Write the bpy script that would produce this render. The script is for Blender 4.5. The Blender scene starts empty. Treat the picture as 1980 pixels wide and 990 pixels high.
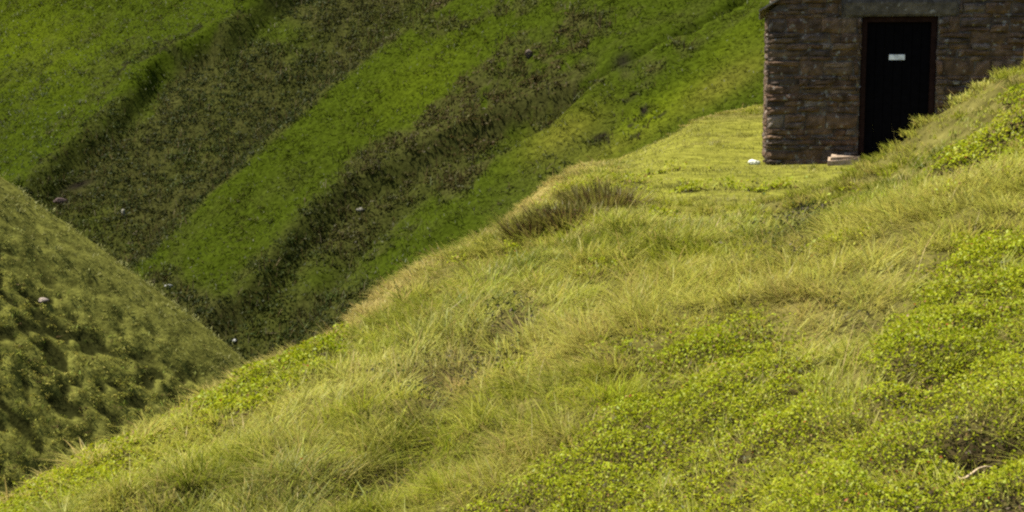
import bpy, bmesh, math, random
import numpy as np
from mathutils import Vector, Matrix, Euler

random.seed(7)
RNG = np.random.default_rng(11)
scene = bpy.context.scene
COL = scene.collection

# ------------------------------------------------------------------ camera
FPX, CX, CY = 2875.0, 990.0, 495.0           # focal length in pixels of a 1980 x 990 frame
PITCH = math.radians(7.5)
CP, SP = math.cos(PITCH), math.sin(PITCH)
cam_d = bpy.data.cameras.new('camera')
cam = bpy.data.objects.new('camera', cam_d)
COL.objects.link(cam)
cam.location = (0, 0, 0)
cam.rotation_euler = (math.radians(90) - PITCH, 0, 0)
cam_d.sensor_width = 36.0
cam_d.lens = 36.0 * FPX / 1980.0
cam_d.clip_start = 0.05
cam_d.clip_end = 2000
scene.camera = cam


def project(x, y, z):
    f = y * CP - z * SP
    u_ = y * SP + z * CP
    f = np.where(f < 0.2, 0.2, f)
    return CX + FPX * x / f, CY - FPX * u_ / f


def ray(u, v):
    a, b = (u - CX) / FPX, (CY - v) / FPX
    d = np.array([a, CP + b * SP, -SP + b * CP])
    return d


def at(u, v, y):                              # point on the sight line through a pixel, at ground distance y
    d = ray(u, v)
    return d * (y / d[1])


# ------------------------------------------------------------------ noise
def _hash(ix, iy, seed):
    h = (ix.astype(np.int64) * 374761393 + iy.astype(np.int64) * 668265263 + seed * 1442695041) & 0xFFFFFFFF
    h = ((h ^ (h >> 13)) * 1274126177) & 0xFFFFFFFF
    h = h ^ (h >> 16)
    return (h & 0xFFFF) / 65535.0


def vnoise(x, y, seed=0):
    x = np.asarray(x, float); y = np.asarray(y, float)
    ix, iy = np.floor(x), np.floor(y)
    fx, fy = x - ix, y - iy
    fx = fx * fx * (3 - 2 * fx); fy = fy * fy * (3 - 2 * fy)
    a = _hash(ix, iy, seed); b = _hash(ix + 1, iy, seed)
    c = _hash(ix, iy + 1, seed); d = _hash(ix + 1, iy + 1, seed)
    return (a + (b - a) * fx) * (1 - fy) + (c + (d - c) * fx) * fy


def fbm(x, y, seed=0, octv=3):
    s, a, t = 0.0, 1.0, 0.0
    for k in range(octv):
        s = s + a * vnoise(x * 2 ** k + 17.3 * k, y * 2 ** k - 9.1 * k, seed + k)
        t += a; a *= 0.5
    return s / t                              # 0..1, mean .5


def sstep(a, b, x):
    t = np.clip((x - a) / (b - a), 0, 1)
    return t * t * (3 - 2 * t)


def smin(a, b, k):
    h = np.clip(0.5 + 0.5 * (b - a) / k, 0, 1)
    return b + (a - b) * h - k * h * (1 - h)


# ------------------------------------------------------------------ terrain
BROW = np.array([(-16, -22), (-9.5, -7), (-5.5, 3), (-3.12, 9.2), (-1.85, 11.4), (-1.20, 13.7), (0.32, 18.6), (0.62, 21),
                 (1.45, 24.3), (2.9, 26.4), (4.6, 28.4), (9, 32), (25, 42), (60, 60)], float)


def brow_dist(x, y):
    best = np.full(np.shape(x), 1e9); sign = np.ones(np.shape(x))
    for (ax, ay), (bx, by) in zip(BROW[:-1], BROW[1:]):
        dx, dy = bx - ax, by - ay
        L2 = dx * dx + dy * dy
        t = np.clip(((x - ax) * dx + (y - ay) * dy) / L2, 0, 1)
        px, py = x - (ax + t * dx), y - (ay + t * dy)
        d = np.hypot(px, py)
        s = np.where(dx * py - dy * px > 0, 1.0, -1.0)      # left of the line: over the edge
        m = d < best
        best = np.where(m, d, best); sign = np.where(m, s, sign)
    return best * sign


RUT = [(1010, 625), (950, 670), (880, 745), (840, 800), (790, 870), (740, 930), (690, 1010)]


def near_base(x, y):
    plane = -1.7 + 0.28 * x
    plane = plane + 0.40 * sstep(2.5, 4.3, x) * sstep(8.5, 12.8, y)
    plane = plane - 0.285 * sstep(0.9, 1.8, x) * sstep(4.6, 3.0, x) * sstep(9.0, 12.5, y) - 0.06 * sstep(3.5, 5, x) * sstep(9, 12, y)
    terr = -1.45 + 0.085 * np.clip(y - 20.5, 0, 30) + 0.03 * np.clip(x - 3, 0, 3) * sstep(16, 20, y)
    low = smin(plane, terr, 0.12)
    terr = terr + 0.16 * np.exp(-((x - 1.7) ** 2 / 1.0 + (y - 22.6) ** 2 / 2.5))
    w = sstep(12.9, 15.2, y)
    return plane * (1 - w) + low * w


def near_h(x, y):
    z = near_base(x, y)
    r = np.hypot(x, y)
    rough = 1 - 0.85 * sstep(0.4, 1.4, x) * sstep(13.8, 15.5, y)
    z = z + rough * ((fbm(x / 0.9, y / 0.9, 3) - 0.5) * 0.22 + (fbm(x / 0.33, y / 0.33, 8, 2) - 0.5) * 0.10)
    s = brow_dist(x, y) + (fbm(x / 1.3, y / 1.3, 21) - 0.5) * 0.3
    k = 0.30
    z = z - 0.9 * k * np.logaddexp(0, s / k) - 0.6 * 0.5 * np.logaddexp(0, (s - 1.5) / 0.5)
    for (px, py, ru, dep) in HOLLOWS:
        z = z - dep * np.exp(-((x - px) ** 2 + (y - py) ** 2) / (ru * ru))
    return z, s


def _base_hit(u, v):
    d = ray(u, v); t = np.linspace(3, 18, 3000)
    k = np.argmax(d[2] * t < near_base(d[0] * t, d[1] * t))
    return d[0] * t[k], d[1] * t[k]


HOLLOWS = [(*_base_hit(u_, v_), ru_, dp_) for (u_, v_, ru_, dp_) in
           [(1500, 482, .22, .16), (1530, 462, .2, .14), (1562, 442, .15, .12), (850, 722, .26, .14), (825, 735, .2, .08), (965, 650, .22, .14), (935, 668, .2, .12),
            (1895, 880, .16, .14), (1930, 870, .14, .12), (1680, 640, .22, .10), (1250, 500, .25, .08), (880, 762, .22, .10), (840, 805, .22, .14), (800, 850, .2, .14), (770, 890, .2, .12), (730, 940, .2, .12)]]


def lump(x, y):
    a, b = 0.95 * x + 0.30 * y, -0.30 * x + 0.95 * y
    return np.clip((0.7 * vnoise(a / 0.33, b / 0.25, 35) + 0.3 * vnoise(a / 0.9, b / 0.7, 36) - 0.5) * 1.9 + 0.55, 0, 1)


def left_h(x, y):
    crest = np.interp(x, [-60, -30, -22, -15.5, -13.0, -11.0, -9.6, -8.2, -5, 5], [24, 7.0, 1.6, -3.45, -5.4, -7.0, -8.15, -9.4, -12.6, -24])
    yc = 45 + 0.10 * (x + 12)
    d = y - yc
    z = crest - np.where(d < 0, 0.60, 0.80) * (np.sqrt(d * d + 0.8) - 0.9)
    z = z + (fbm(x / 2.2, y / 2.2, 31, 2) - 0.5) * 0.6 * sstep(0.3, 2.5, np.abs(d)) + (lump(x, y) - 0.5) * 0.22 * (0.25 + 0.75 * sstep(0.3, 3.5, -d))
    return z


E0_V = [-300, -100, 0, 60, 100, 150, 230, 310, 350, 400, 800]
E0_U = [900, 620, 500, 420, 325, 270, 195, 92, 45, -20, -300]
S1_V = [-300, -100, 0, 50, 125, 200, 300, 370, 450, 510, 600, 800]
S1_U = [1350, 1000, 880, 800, 700, 612, 502, 420, 338, 275, 200, 60]
A_V = [-300, -50, 0, 50, 100, 130, 150, 180, 220, 270, 320, 400, 480, 560, 640, 900]
A_U = [1800, 1420, 1365, 1280, 1195, 1120, 1015, 935, 850, 755, 660, 575, 515, 425, 350, 100]
B_V = [-300, -50, 0, 50, 100, 150, 200, 270, 330, 420, 480, 540, 600, 660, 900]
B_U = [1900, 1470, 1415, 1345, 1240, 1165, 1110, 1000, 890, 765, 700, 665, 620, 570, 400]


def far_plane(x, y):
    return 0.3 + 0.59 * (y - 60) + 0.53 * (x - 10.1)


def far_h(x, y):
    p = far_plane(x, y)
    u, v = project(x, y, p)
    u = np.clip(u, -6000, 8000)
    v = np.clip(v, -300, 800)
    e0 = np.interp(v, E0_V, E0_U); s1 = np.interp(v, S1_V, S1_U)
    ga = np.interp(v, A_V, A_U); gb = np.interp(v, B_V, B_U)
    s1 = s1 + (fbm(x / 3, y / 3, 44) - 0.5) * 26
    e0 = e0 + (fbm(x / 2, y / 2, 45) - 0.5) * 40
    off = np.zeros_like(p)

    def seg(lo, hi, a, b):
        t = (u - lo) / np.maximum(hi - lo, 1)
        m = (t >= 0) & (t < 1)
        tt = t * t * (3 - 2 * t)
        return np.where(m, a + (b - a) * tt, 0.0)
    mid = e0 + 0.62 * (s1 - e0)
    edge = np.minimum(e0 + 40, mid - 1)
    off += seg(e0 - 260, e0, 0.0, 0.25) + seg(e0, edge, 0.25, -1.5) + seg(edge, mid, -1.5, -3.8) + seg(mid, s1 - 8, -3.8, 0.0)
    gm = np.maximum(0.5 * (ga + gb), ga + 15)
    gb = np.maximum(gb, gm + 30)
    off += seg(s1 - 8, ga - 10, 0.0, -0.7) + seg(ga - 10, ga + 30, -0.7, -1.9) + seg(ga + 30, gm + 25, -1.9, -2.8) + seg(gm + 25, gb + 10, -2.8, 0.0)
    off += (fbm(x / 5, y / 5, 51, 3) - 0.5) * 1.0 * sstep(5, 60, np.abs(u - s1)) + (fbm(x / 1.2, y / 1.2, 55, 2) - 0.5) * 0.35
    z = p + off
    # the moor levels off far above
    z = np.where(z > 45, 45 + (z - 45) * 0.15, z)
    return z


def heights(x, y):
    n, s = near_h(x, y)
    l = left_h(x, y)
    f = far_h(x, y)
    fl = np.full(np.shape(x), -17.0) + (fbm(x / 4, y / 4, 61) - 0.5)
    st = np.stack([n, l, f, fl])
    idx = np.argmax(st, axis=0)
    return np.max(st, axis=0), idx, s


def ground_hit(u, v, lo=2.5, hi=160.0):
    d = ray(u, v)
    t = np.exp(np.linspace(math.log(lo), math.log(hi), 6000))
    x, y, zz = d[0] * t, d[1] * t, d[2] * t
    h, idx, _ = heights(x, y)
    k = np.argmax(zz < h)
    return np.array([x[k], y[k], h[k]]), int(idx[k])


# ------------------------------------------------------------------ colour maps of the ground and plants
def blob(u, v, cu, cv, ru, rv, ang=0.0):
    c, s = math.cos(math.radians(ang)), math.sin(math.radians(ang))
    du, dv = u - cu, -(v - cv)
    a = (du * c + dv * s) / ru; b = (-du * s + dv * c) / rv
    return np.exp(-(a * a + b * b))


def line_dist(u, v, pts):
    best = np.full(np.shape(u), 1e9)
    for (ax, ay), (bx, by) in zip(pts[:-1], pts[1:]):
        dx, dy = bx - ax, by - ay
        t = np.clip(((u - ax) * dx + (v - ay) * dy) / (dx * dx + dy * dy), 0, 1)
        best = np.minimum(best, np.hypot(u - ax - t * dx, v - ay - t * dy))
    return best


def near_masks(u, v, x, y):
    """weights 0..1 of the plant covers of the near slope, with painted bank shade"""
    n1 = fbm(x / 0.7, y / 0.7, 71, 3); n2 = fbm(x / 0.25, y / 0.25, 75, 2)
    jit = (n1 - 0.5) * 1.5 + (n2 - 0.5) * 0.8
    # bilberry
    b = 1.25 * sstep(-60, 120, (v - np.interp(u, [700, 900, 1100, 1250, 1400, 1550, 1700, 1800, 1900, 1980, 2300],
                                         [1300, 1010, 850, 715, 640, 640, 620, 560, 460, 420, 350])))
    b = b - 1.2 * blob(u, v, 1640, 690, 60, 170, -20) - 0.7 * blob(u, v, 1700, 820, 90, 60)
    b = b + 1.0 * np.exp(-(line_dist(u, v, [(-200, 1090), (60, 975), (300, 865), (420, 800), (560, 705), (650, 660)]) / 42.0) ** 2)
    b = b + 0.40 * blob(u, v, 1850, 290, 200, 55, 25) + 0.5 * blob(u, v, 1900, 560, 100, 120) + 0.3 * blob(u, v, 560, 740, 120, 50, 30)
    bil = sstep(0.25, 0.95, b * 1.0 + jit * 0.95) * (1 - 0.85 * sstep(-0.95, -0.45, brow_dist(x, y)) * (y > 3))
    turf = sstep(0.9, 1.9, x + jit * 0.5) * sstep(14.2, 15.8, y + jit * 0.8)
    turf = turf * (1 - sstep(24.5, 27, y)) * (1 - sstep(1.9, 2.3, x) * sstep(-1.30, -1.16, near_base(x, y)) * sstep(19.5, 18, y))
    dark = 1.2 * blob(u, v, 1500, 486, 60, 30, 20) + 1.1 * blob(u, v, 1565, 446, 38, 24) + 1.2 * blob(u, v, 850, 730, 75, 34, 12) + 1.1 * blob(u, v, 955, 660, 60, 26, 35) \
        + 0.9 * np.exp(-(line_dist(u, v, RUT) / 20.0) ** 2) * (0.5 + n1) + 1.1 * blob(u, v, 1900, 872, 85, 36) + 0.8 * blob(u, v, 1680, 640, 60, 22, -20)
    rush_shade = 0.9 * blob(u, v, 860, 640, 90, 55, 25) + 0.8 * blob(u, v, 640, 930, 100, 40, 10) + 0.7 * blob(u, v, 1260, 490, 70, 24, 20) + 0.7 * blob(u, v, 1540, 430, 60, 60, 40) \
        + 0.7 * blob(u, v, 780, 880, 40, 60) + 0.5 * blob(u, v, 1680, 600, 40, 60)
    rush_shade = rush_shade + 0.85 * np.exp(-(line_dist(u, v, [(1440, 525), (1510, 470), (1580, 400), (1650, 325), (1720, 270)]) / 30.0) ** 2) + 0.6 * np.exp(-(line_dist(u, v, [(1220, 470), (1120, 520), (1010, 600), (930, 670), (860, 770), (780, 880), (690, 1000)]) / 30.0) ** 2) + 0.7 * np.exp(-(line_dist(u, v, [(1380, 520), (1240, 600), (1080, 740), (960, 860)]) / 24.0) ** 2) + 0.6 * blob(u, v, 470, 800, 60, 40, 30) + 0.6 * blob(u, v, 1330, 560, 80, 30, 30)  # first line paints the bank edge's shade; others darken trods and patches
    straw = 0.8 * blob(u, v, 880, 750, 60, 30, 25) + 0.7 * blob(u, v, 1560, 590, 90, 40, -15) + 0.55 * blob(u, v, 1200, 600, 120, 30, 40) + 0.5 * blob(u, v, 1000, 900, 100, 40, 40) + 0.4 * blob(u, v, 1700, 750, 60, 90)
    pale = 0.7 * blob(u, v, 700, 840, 90, 40, 30) + 0.6 * blob(u, v, 960, 500, 120, 30, 25) + 0.5 * blob(u, v, 200, 965, 80, 30) + 0.4 * blob(u, v, 1900, 400, 120, 60) + 0.5 * blob(u, v, 1080, 560, 80, 40, 30)
    return bil, turf, np.clip(dark, 0, 1), np.clip(rush_shade + jit * 0.3, 0, 1), np.clip(straw + jit * 0.4, 0, 1), np.clip(pale + jit * 0.4, 0, 1)


def far_masks(u, v, x, y):
    j1 = (fbm(x / 2.0, y / 2.0, 81, 3) - 0.5); j2 = (fbm(x / 0.6, y / 0.6, 85, 2) - 0.5)
    uu = u + j1 * 250 + j2 * 110
    fa, fb = 0.95 * x + 0.30 * y, -0.30 * x + 0.95 * y
    uu = uu + (fbm(fa / 4.5, fb / 1.1, 87, 3) - 0.5) * 190        # ragged tongues of cover along the slope
    e0 = np.interp(v, E0_V, E0_U); s1 = np.interp(v, S1_V, S1_U)
    ga = np.interp(v, A_V, A_U); gb = np.interp(v, B_V, B_U)
    h1 = sstep(-35, 75, uu - e0) * sstep(-3, 12, s1 - u - j2 * 16)
    h2 = sstep(-50, 60, uu - ga) * sstep(-40, 50, gb - uu)
    h3 = sstep(26, 10, line_dist(uu, v, [(1130, 20), (1060, 90), (1020, 125), (940, 172), (850, 222)]))
    h4 = 0.7 * sstep(22, 8, line_dist(uu, v, [(1010, -10), (900, 35), (860, 60)]))
    hea = np.clip(np.maximum(np.maximum(h1, h2), np.maximum(h3, h4)), 0, 1)
    lowf = fbm(x / 5.0 + 3, y / 5.0, 93, 2)
    hea = np.maximum(hea, sstep(-30, 50, u + j1 * 110 + j2 * 40 - ga) * sstep(-30, 50, gb + 10 - u + j1 * 80 + j2 * 40) * sstep(250, 330, v))
    low = sstep(530, 580, v + j1 * 70) * sstep(290, 340, u)
    hea = np.maximum(hea, low * 0.85)
    hea = hea * (1 - 0.55 * sstep(0.54, 0.70, lowf) * (1 - 0.6 * sstep(250, 330, v))) + (1 - hea) * 0.30 * sstep(0.60, 0.78, fbm(x / 3.0, y / 3.0, 95, 3))
    hea = np.clip(hea + 0.9 * blob(u, v, 370, 600, 80, 40, -35) + 0.8 * blob(u, v, 312, 552, 36, 22), 0, 1)
    g = 0.6 * blob(u, v, 440, 505, 90, 22, 30) + 0.7 * blob(u, v, 620, 540, 45, 30, 30) + 0.8 * blob(u, v, 540, 60, 40, 60, 70) + 0.5 * blob(u, v, 170, 430, 70, 50)
    hea = hea * (1 - np.clip(g + j1 * 0.8, 0, 0.85))
    peat_shade = np.exp(-(line_dist(uu, v, [(1205, 245), (1285, 208)]) / 6.0) ** 2) + np.exp(-(line_dist(uu, v, [(1145, 276), (1215, 256)]) / 5.0) ** 2) \
        + 0.9 * sstep(9, 3, np.abs(uu - e0 - 8)) * sstep(0.35, 0.6, fbm(x / 2, y / 2, 88)) + blob(u, v, 1205, 118, 22, 14, 30) + np.exp(-(line_dist(uu, v, [(1105, 205), (1145, 182)]) / 6.0) ** 2) \
        + blob(u, v, 150, 358, 40, 9, 20)  # dark peat strips, with the shade under overhanging banks painted in
    lime = 0.9 * blob(u, v, 1260, 225, 110, 28, 32) + 0.5 * blob(u, v, 1420, 100, 90, 40, 40) + 0.5 * blob(u, v, 60, 90, 130, 90) + 0.35 * blob(u, v, 820, 160, 120, 60, 35)
    olive = blob(u, v, 1090, 260, 90, 40, 30) + blob(u, v, 1400, 160, 100, 26, 30) + 0.7 * blob(u, v, 1180, 290, 100, 22, 25)
    return hea, np.clip(peat_shade, 0, 1), np.clip(lime, 0, 1), np.clip(olive, 0, 1)


def mix(a, b, t):
    t = np.asarray(t)[..., None]
    return np.asarray(a) * (1 - t) + np.asarray(b) * t


C_GRASS = np.array((0.192, 0.215, 0.010))
C_STRAW = np.array((0.320, 0.250, 0.080))
C_PALE = np.array((0.310, 0.300, 0.048))
C_RUSH_SHADE = np.array((0.090, 0.112, 0.005))
C_TURF = np.array((0.140, 0.140, 0.022))
C_BIL = np.array((0.220, 0.265, 0.006))
C_SOIL = np.array((0.055, 0.040, 0.020))
C_FGRASS = np.array((0.0270, 0.0380, 0.0030))
C_FLIME = np.array((0.058, 0.076, 0.003))
C_FOLIVE = np.array((0.070, 0.072, 0.009))
C_HEATH = np.array((0.028, 0.029, 0.0075))
C_PEAT_SHADE = np.array((0.010, 0.008, 0.006))
C_LGRASS = np.array((0.125, 0.125, 0.026))


# ------------------------------------------------------------------ materials
def new_mat(name):
    m = bpy.data.materials.new(name); m.use_nodes = True
    nt = m.node_tree; nt.nodes.clear()
    out = nt.nodes.new('ShaderNodeOutputMaterial')
    return m, nt, out


def veg_mat(name, trans=0.35, gloss=0.05):
    m, nt, out = new_mat(name)
    a = nt.nodes.new('ShaderNodeAttribute'); a.attribute_name = 'col'
    d = nt.nodes.new('ShaderNodeBsdfDiffuse'); t = nt.nodes.new('ShaderNodeBsdfTranslucent')
    g = nt.nodes.new('ShaderNodeBsdfGlossy'); g.inputs['Roughness'].default_value = 0.5
    g.inputs['Color'].default_value = (0.8, 0.8, 0.75, 1)
    x = nt.nodes.new('ShaderNodeMixShader'); x.inputs[0].default_value = trans
    x2 = nt.nodes.new('ShaderNodeMixShader'); x2.inputs[0].default_value = gloss
    nt.links.new(a.outputs['Color'], d.inputs['Color']); nt.links.new(a.outputs['Color'], t.inputs['Color'])
    nt.links.new(d.outputs[0], x.inputs[1]); nt.links.new(t.outputs[0], x.inputs[2])
    nt.links.new(x.outputs[0], x2.inputs[1]); nt.links.new(g.outputs[0], x2.inputs[2])
    nt.links.new(x2.outputs[0], out.inputs['Surface'])
    return m


def attr_mat(name, nscale=6.0, lo=0.65, hi=1.3, rough=0.95, bump=0.3, bscale=20.0, fleck=None, spec=0.2):
    m, nt, out = new_mat(name)
    a = nt.nodes.new('ShaderNodeAttribute'); a.attribute_name = 'col'
    geo = nt.nodes.new('ShaderNodeNewGeometry')
    n = nt.nodes.new('ShaderNodeTexNoise'); n.inputs['Scale'].default_value = nscale; n.inputs['Detail'].default_value = 5
    nt.links.new(geo.outputs['Position'], n.inputs['Vector'])
    mr = nt.nodes.new('ShaderNodeMapRange'); mr.inputs[1].default_value = 0.3; mr.inputs[2].default_value = 0.7
    mr.inputs[3].default_value = lo; mr.inputs[4].default_value = hi
    nt.links.new(n.outputs[0], mr.inputs[0])
    mul = nt.nodes.new('ShaderNodeVectorMath'); mul.operation = 'SCALE'
    nt.links.new(a.outputs['Color'], mul.inputs[0]); nt.links.new(mr.outputs[0], mul.inputs['Scale'])
    col = mul.outputs[0]
    if fleck:
        fcol, fscale, fth = fleck
        n2 = nt.nodes.new('ShaderNodeTexNoise'); n2.inputs['Scale'].default_value = fscale; n2.inputs['Detail'].default_value = 4
        nt.links.new(geo.outputs['Position'], n2.inputs['Vector'])
        r2 = nt.nodes.new('ShaderNodeMapRange'); r2.inputs[1].default_value = fth; r2.inputs[2].default_value = fth + 0.08
        nt.links.new(n2.outputs[0], r2.inputs[0])
        mx = nt.nodes.new('ShaderNodeMix'); mx.data_type = 'RGBA'
        mx.inputs['B'].default_value = (*fcol, 1)
        nt.links.new(r2.outputs[0], mx.inputs['Factor']); nt.links.new(col, mx.inputs['A'])
        col = mx.outputs['Result']
    p = nt.nodes.new('ShaderNodeBsdfPrincipled'); p.inputs['Roughness'].default_value = rough
    p.inputs['Specular IOR Level'].default_value = spec
    nt.links.new(col, p.inputs['Base Color'])
    n3 = nt.nodes.new('ShaderNodeTexNoise'); n3.inputs['Scale'].default_value = bscale; n3.inputs['Detail'].default_value = 4
    nt.links.new(geo.outputs['Position'], n3.inputs['Vector'])
    bp = nt.nodes.new('ShaderNodeBump'); bp.inputs['Strength'].default_value = bump; bp.inputs['Distance'].default_value = 0.05
    nt.links.new(n3.outputs[0], bp.inputs['Height']); nt.links.new(bp.outputs[0], p.inputs['Normal'])
    nt.links.new(p.outputs[0], out.inputs['Surface'])
    return m


M_GROUND = attr_mat('ground_cover', 5.0, 0.6, 1.35, 1.0, 0.6, 9.0, None, 0.0)
M_GRASS = veg_mat('grass_blade', 0.45, 0.012)
M_LEAF = veg_mat('shrub_leaf', 0.42, 0.012)
M_HEATH = veg_mat('heather_sprig', 0.30, 0.005)
M_STONE = attr_mat('gritstone', 9.0, 0.55, 1.5, 0.95, 0.6, 30.0, ((0.20, 0.185, 0.155), 13.0, 0.605))
M_ROCK = attr_mat('pale_rock', 9.0, 0.75, 1.2, 0.95, 0.5, 20.0)
M_WOOD = attr_mat('painted_planks', 14.0, 0.7, 1.3, 0.9, 0.2, 40.0, None, 0.04)
M_TWIG = attr_mat('bleached_twig', 60.0, 0.75, 1.2, 0.9, 0.3, 90.0)


# ------------------------------------------------------------------ object helpers
def link_mesh(name, me, mat, parent=None):
    o = bpy.data.objects.new(name, me); COL.objects.link(o)
    if mat: me.materials.append(mat)
    if parent: o.parent = parent
    return o


def mesh_np(name, V, F, C, mat, parent=None, smooth=False):
    """V (n,3), F list of index arrays (m,3) or (m,4), C (n,3) per-vertex colour"""
    me = bpy.data.meshes.new(name)
    V = np.asarray(V, np.float32)
    me.vertices.add(len(V)); me.vertices.foreach_set('co', V.ravel())
    F = [np.asarray(f, np.int32) for f in F if len(f)]
    nl = sum(f.size for f in F); nf = sum(len(f) for f in F)
    me.loops.add(nl); me.polygons.add(nf)
    me.loops.foreach_set('vertex_index', np.concatenate([f.ravel() for f in F]))
    tot = np.concatenate([np.full(len(f), f.shape[1], np.int32) for f in F])
    st = np.concatenate([[0], np.cumsum(tot)[:-1]]).astype(np.int32)
    me.polygons.foreach_set('loop_start', st)
    me.polygons.foreach_set('use_smooth', np.full(nf, smooth))
    me.update(calc_edges=True)
    at_ = me.attributes.new('col', 'FLOAT_COLOR', 'POINT')
    cc = np.ones((len(V), 4), np.float32); cc[:, :3] = np.clip(C, 0, 1)
    at_.data.foreach_set('color', cc.ravel())
    return link_mesh(name, me, mat, parent)


def tag(o, label=None, cat=None, group=None, kind=None):
    if label: o['label'] = label
    if cat: o['category'] = cat
    if group: o['group'] = group
    if kind: o['kind'] = kind
    return o


# ------------------------------------------------------------------ ground sheets
def build_ground():
    th = np.concatenate([np.linspace(-math.pi, -0.52, 70, endpoint=False), np.linspace(-0.52, 0.52, 720, endpoint=False), np.linspace(0.52, math.pi, 70)])
    r = np.concatenate([[0.25], np.exp(np.linspace(math.log(0.8), math.log(20), 600, endpoint=False)), np.linspace(20, 34, 110, endpoint=False), np.linspace(34, 49, 210, endpoint=False), np.linspace(49, 115, 300, endpoint=False), np.exp(np.linspace(math.log(115), math.log(240), 40))])
    R, T = np.meshgrid(r, th, indexing='ij')
    x, y = R * np.sin(T), R * np.cos(T)
    sh = x.shape
    x, y = x.ravel(), y.ravel()
    z, idx, s = heights(x, y)
    u, v = project(x, y, z)
    c = ground_colour(x, y, z, idx, s, u, v)
    V = np.stack([x, y, z], 1)
    nr, nt = sh
    I = np.arange(nr * nt).reshape(nr, nt)
    q = np.stack([I[:-1, :-1], I[:-1, 1:], I[1:, 1:], I[1:, :-1]], -1).reshape(-1, 4)[:, ::-1]
    qi = np.where(idx == 3, 2, idx)
    fid = qi[q].min(axis=1)
    for k, nm, lab in ((0, 'ground', 'grassy near slope falling to the ravine'), (1, 'hill', 'heathery spur across the ravine'), (2, 'hills', 'far ravine side with gullies')):
        f = q[fid == k]
        used = np.unique(f)
        remap = np.full(len(V), -1, np.int64); remap[used] = np.arange(len(used))
        o = mesh_np(nm, V[used], [remap[f]], c[used], M_GROUND, smooth=True)
        tag(o, lab, None, None, 'structure')


def ground_colour(x, y, z, idx, s, u, v):
    front = (y > 1)
    u = np.where(front, u, 0.0); v = np.where(front, v, 2000.0)
    bil, turf, dark, rush_shade, straw, pale = near_masks(u, v, x, y)
    n = mix(np.array((0.075, 0.068, 0.018)), np.array((0.050, 0.042, 0.014)), bil)
    n = n * (0.6 + 0.8 * fbm(x / 0.2, y / 0.2, 99, 3))[:, None]
    n = mix(n, C_TURF * 0.85, turf)
    n = mix(n, C_STRAW * 0.45, straw * 0.4)
    n = mix(n, C_SOIL * 0.6, dark * 0.8)
    n = mix(n, C_STRAW * 0.7, sstep(-0.7, 0.1, s) * 0.5)
    soil = 0.8 * blob(u, v, 888, 745, 24, 9, 15) + 0.8 * blob(u, v, 1575, 306, 40, 8)
    n = mix(n, (0.30, 0.20, 0.075), np.clip(soil, 0, 1) * (y > 3))
    n = mix(n, C_HEATH * 1.2, sstep(0.8, 2.5, s))
    l = mix(C_HEATH * 0.9, C_LGRASS * 0.8, np.clip(sstep(0.20, 0.42, lump(x, y)) + 0.8 * sstep(3.6, 0.8, 45 + 0.1 * (x + 12) - y), 0, 1))
    hea, peat_shade, lime, olive = far_masks(u, v, x, y)
    f = mix(C_FGRASS * 0.95, C_FLIME * 0.95, lime); f = mix(f, C_FOLIVE * 0.9, olive)
    f = mix(f, C_HEATH * 1.1, hea); f = mix(f, C_PEAT_SHADE, peat_shade)
    c = np.where((idx == 0)[:, None], n, np.where((idx == 1)[:, None], l, f))
    return c


build_ground()


# ------------------------------------------------------------------ plants
def make_blades(root, az, lean, length, width, col, tipcol, fine=True, curl=0.6):
    """curved tapering grass blades; returns V, quads, tris, C"""
    n = len(root)
    ts = np.array([0.0, 0.45, 0.8, 1.0]) if fine else np.array([0.0, 0.6, 1.0])
    ws = np.array([0.75, 1.0, 0.6]) if fine else np.array([0.9, 0.8])
    hx, hy = np.cos(az), np.sin(az)
    tw = az + math.pi / 2 + RNG.uniform(-0.9, 0.9, n)
    wx, wy = np.cos(tw), np.sin(tw)
    V = []; C = []
    for i, t in enumerate(ts):
        hor = length * (np.sin(lean) * t + curl * np.sin(lean) * t * t * 0.8)
        ver = length * (np.cos(lean) * t - curl * 0.55 * np.sin(lean) * t * t)
        p = np.stack([root[:, 0] + hx * hor, root[:, 1] + hy * hor, root[:, 2] + ver], 1)
        c = col * (1 - t) + tipcol * t
        if i < len(ts) - 1:
            w = (width * ws[i] * 0.5)
            o = np.stack([wx * w, wy * w, np.zeros(n)], 1)
            V += [p - o, p + o]; C += [c, c]
        else:
            V.append(p); C.append(c)
    m = len(V)
    V = np.stack(V, 1).reshape(-1, 3); C = np.stack(C, 1).reshape(-1, 3)
    b = np.arange(n)[:, None] * m
    quads = [b + np.array([2 * k, 2 * k + 1, 2 * k + 3, 2 * k + 2]) for k in range(len(ts) - 2)]
    q = np.concatenate(quads); t3 = b + np.array([m - 3, m - 2, m - 1])
    return V, q, t3, C


def make_leaves(pos, nrm_bias, size, aspect, col, up=0.6):
    """small four-sided leaves with random facing biased towards nrm_bias"""
    n = len(pos)
    d = RNG.normal(size=(n, 3)); d /= np.linalg.norm(d, axis=1)[:, None]
    nn = d * (1 - up) + nrm_bias * up
    nn /= np.linalg.norm(nn, axis=1)[:, None] + 1e-9
    a = np.cross(nn, RNG.normal(size=(n, 3))); a /= np.linalg.norm(a, axis=1)[:, None] + 1e-9
    b = np.cross(nn, a)
    L = (size * 0.5)[:, None]; W = (size * 0.5 * aspect)[:, None]
    V = np.stack([pos - a * L, pos + b * W + a * L * 0.1, pos + a * L, pos - b * W + a * L * 0.1], 1).reshape(-1, 3)
    q = np.arange(n)[:, None] * 4 + np.arange(4)
    C = np.repeat(col, 4, axis=0)
    return V, q, C


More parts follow.
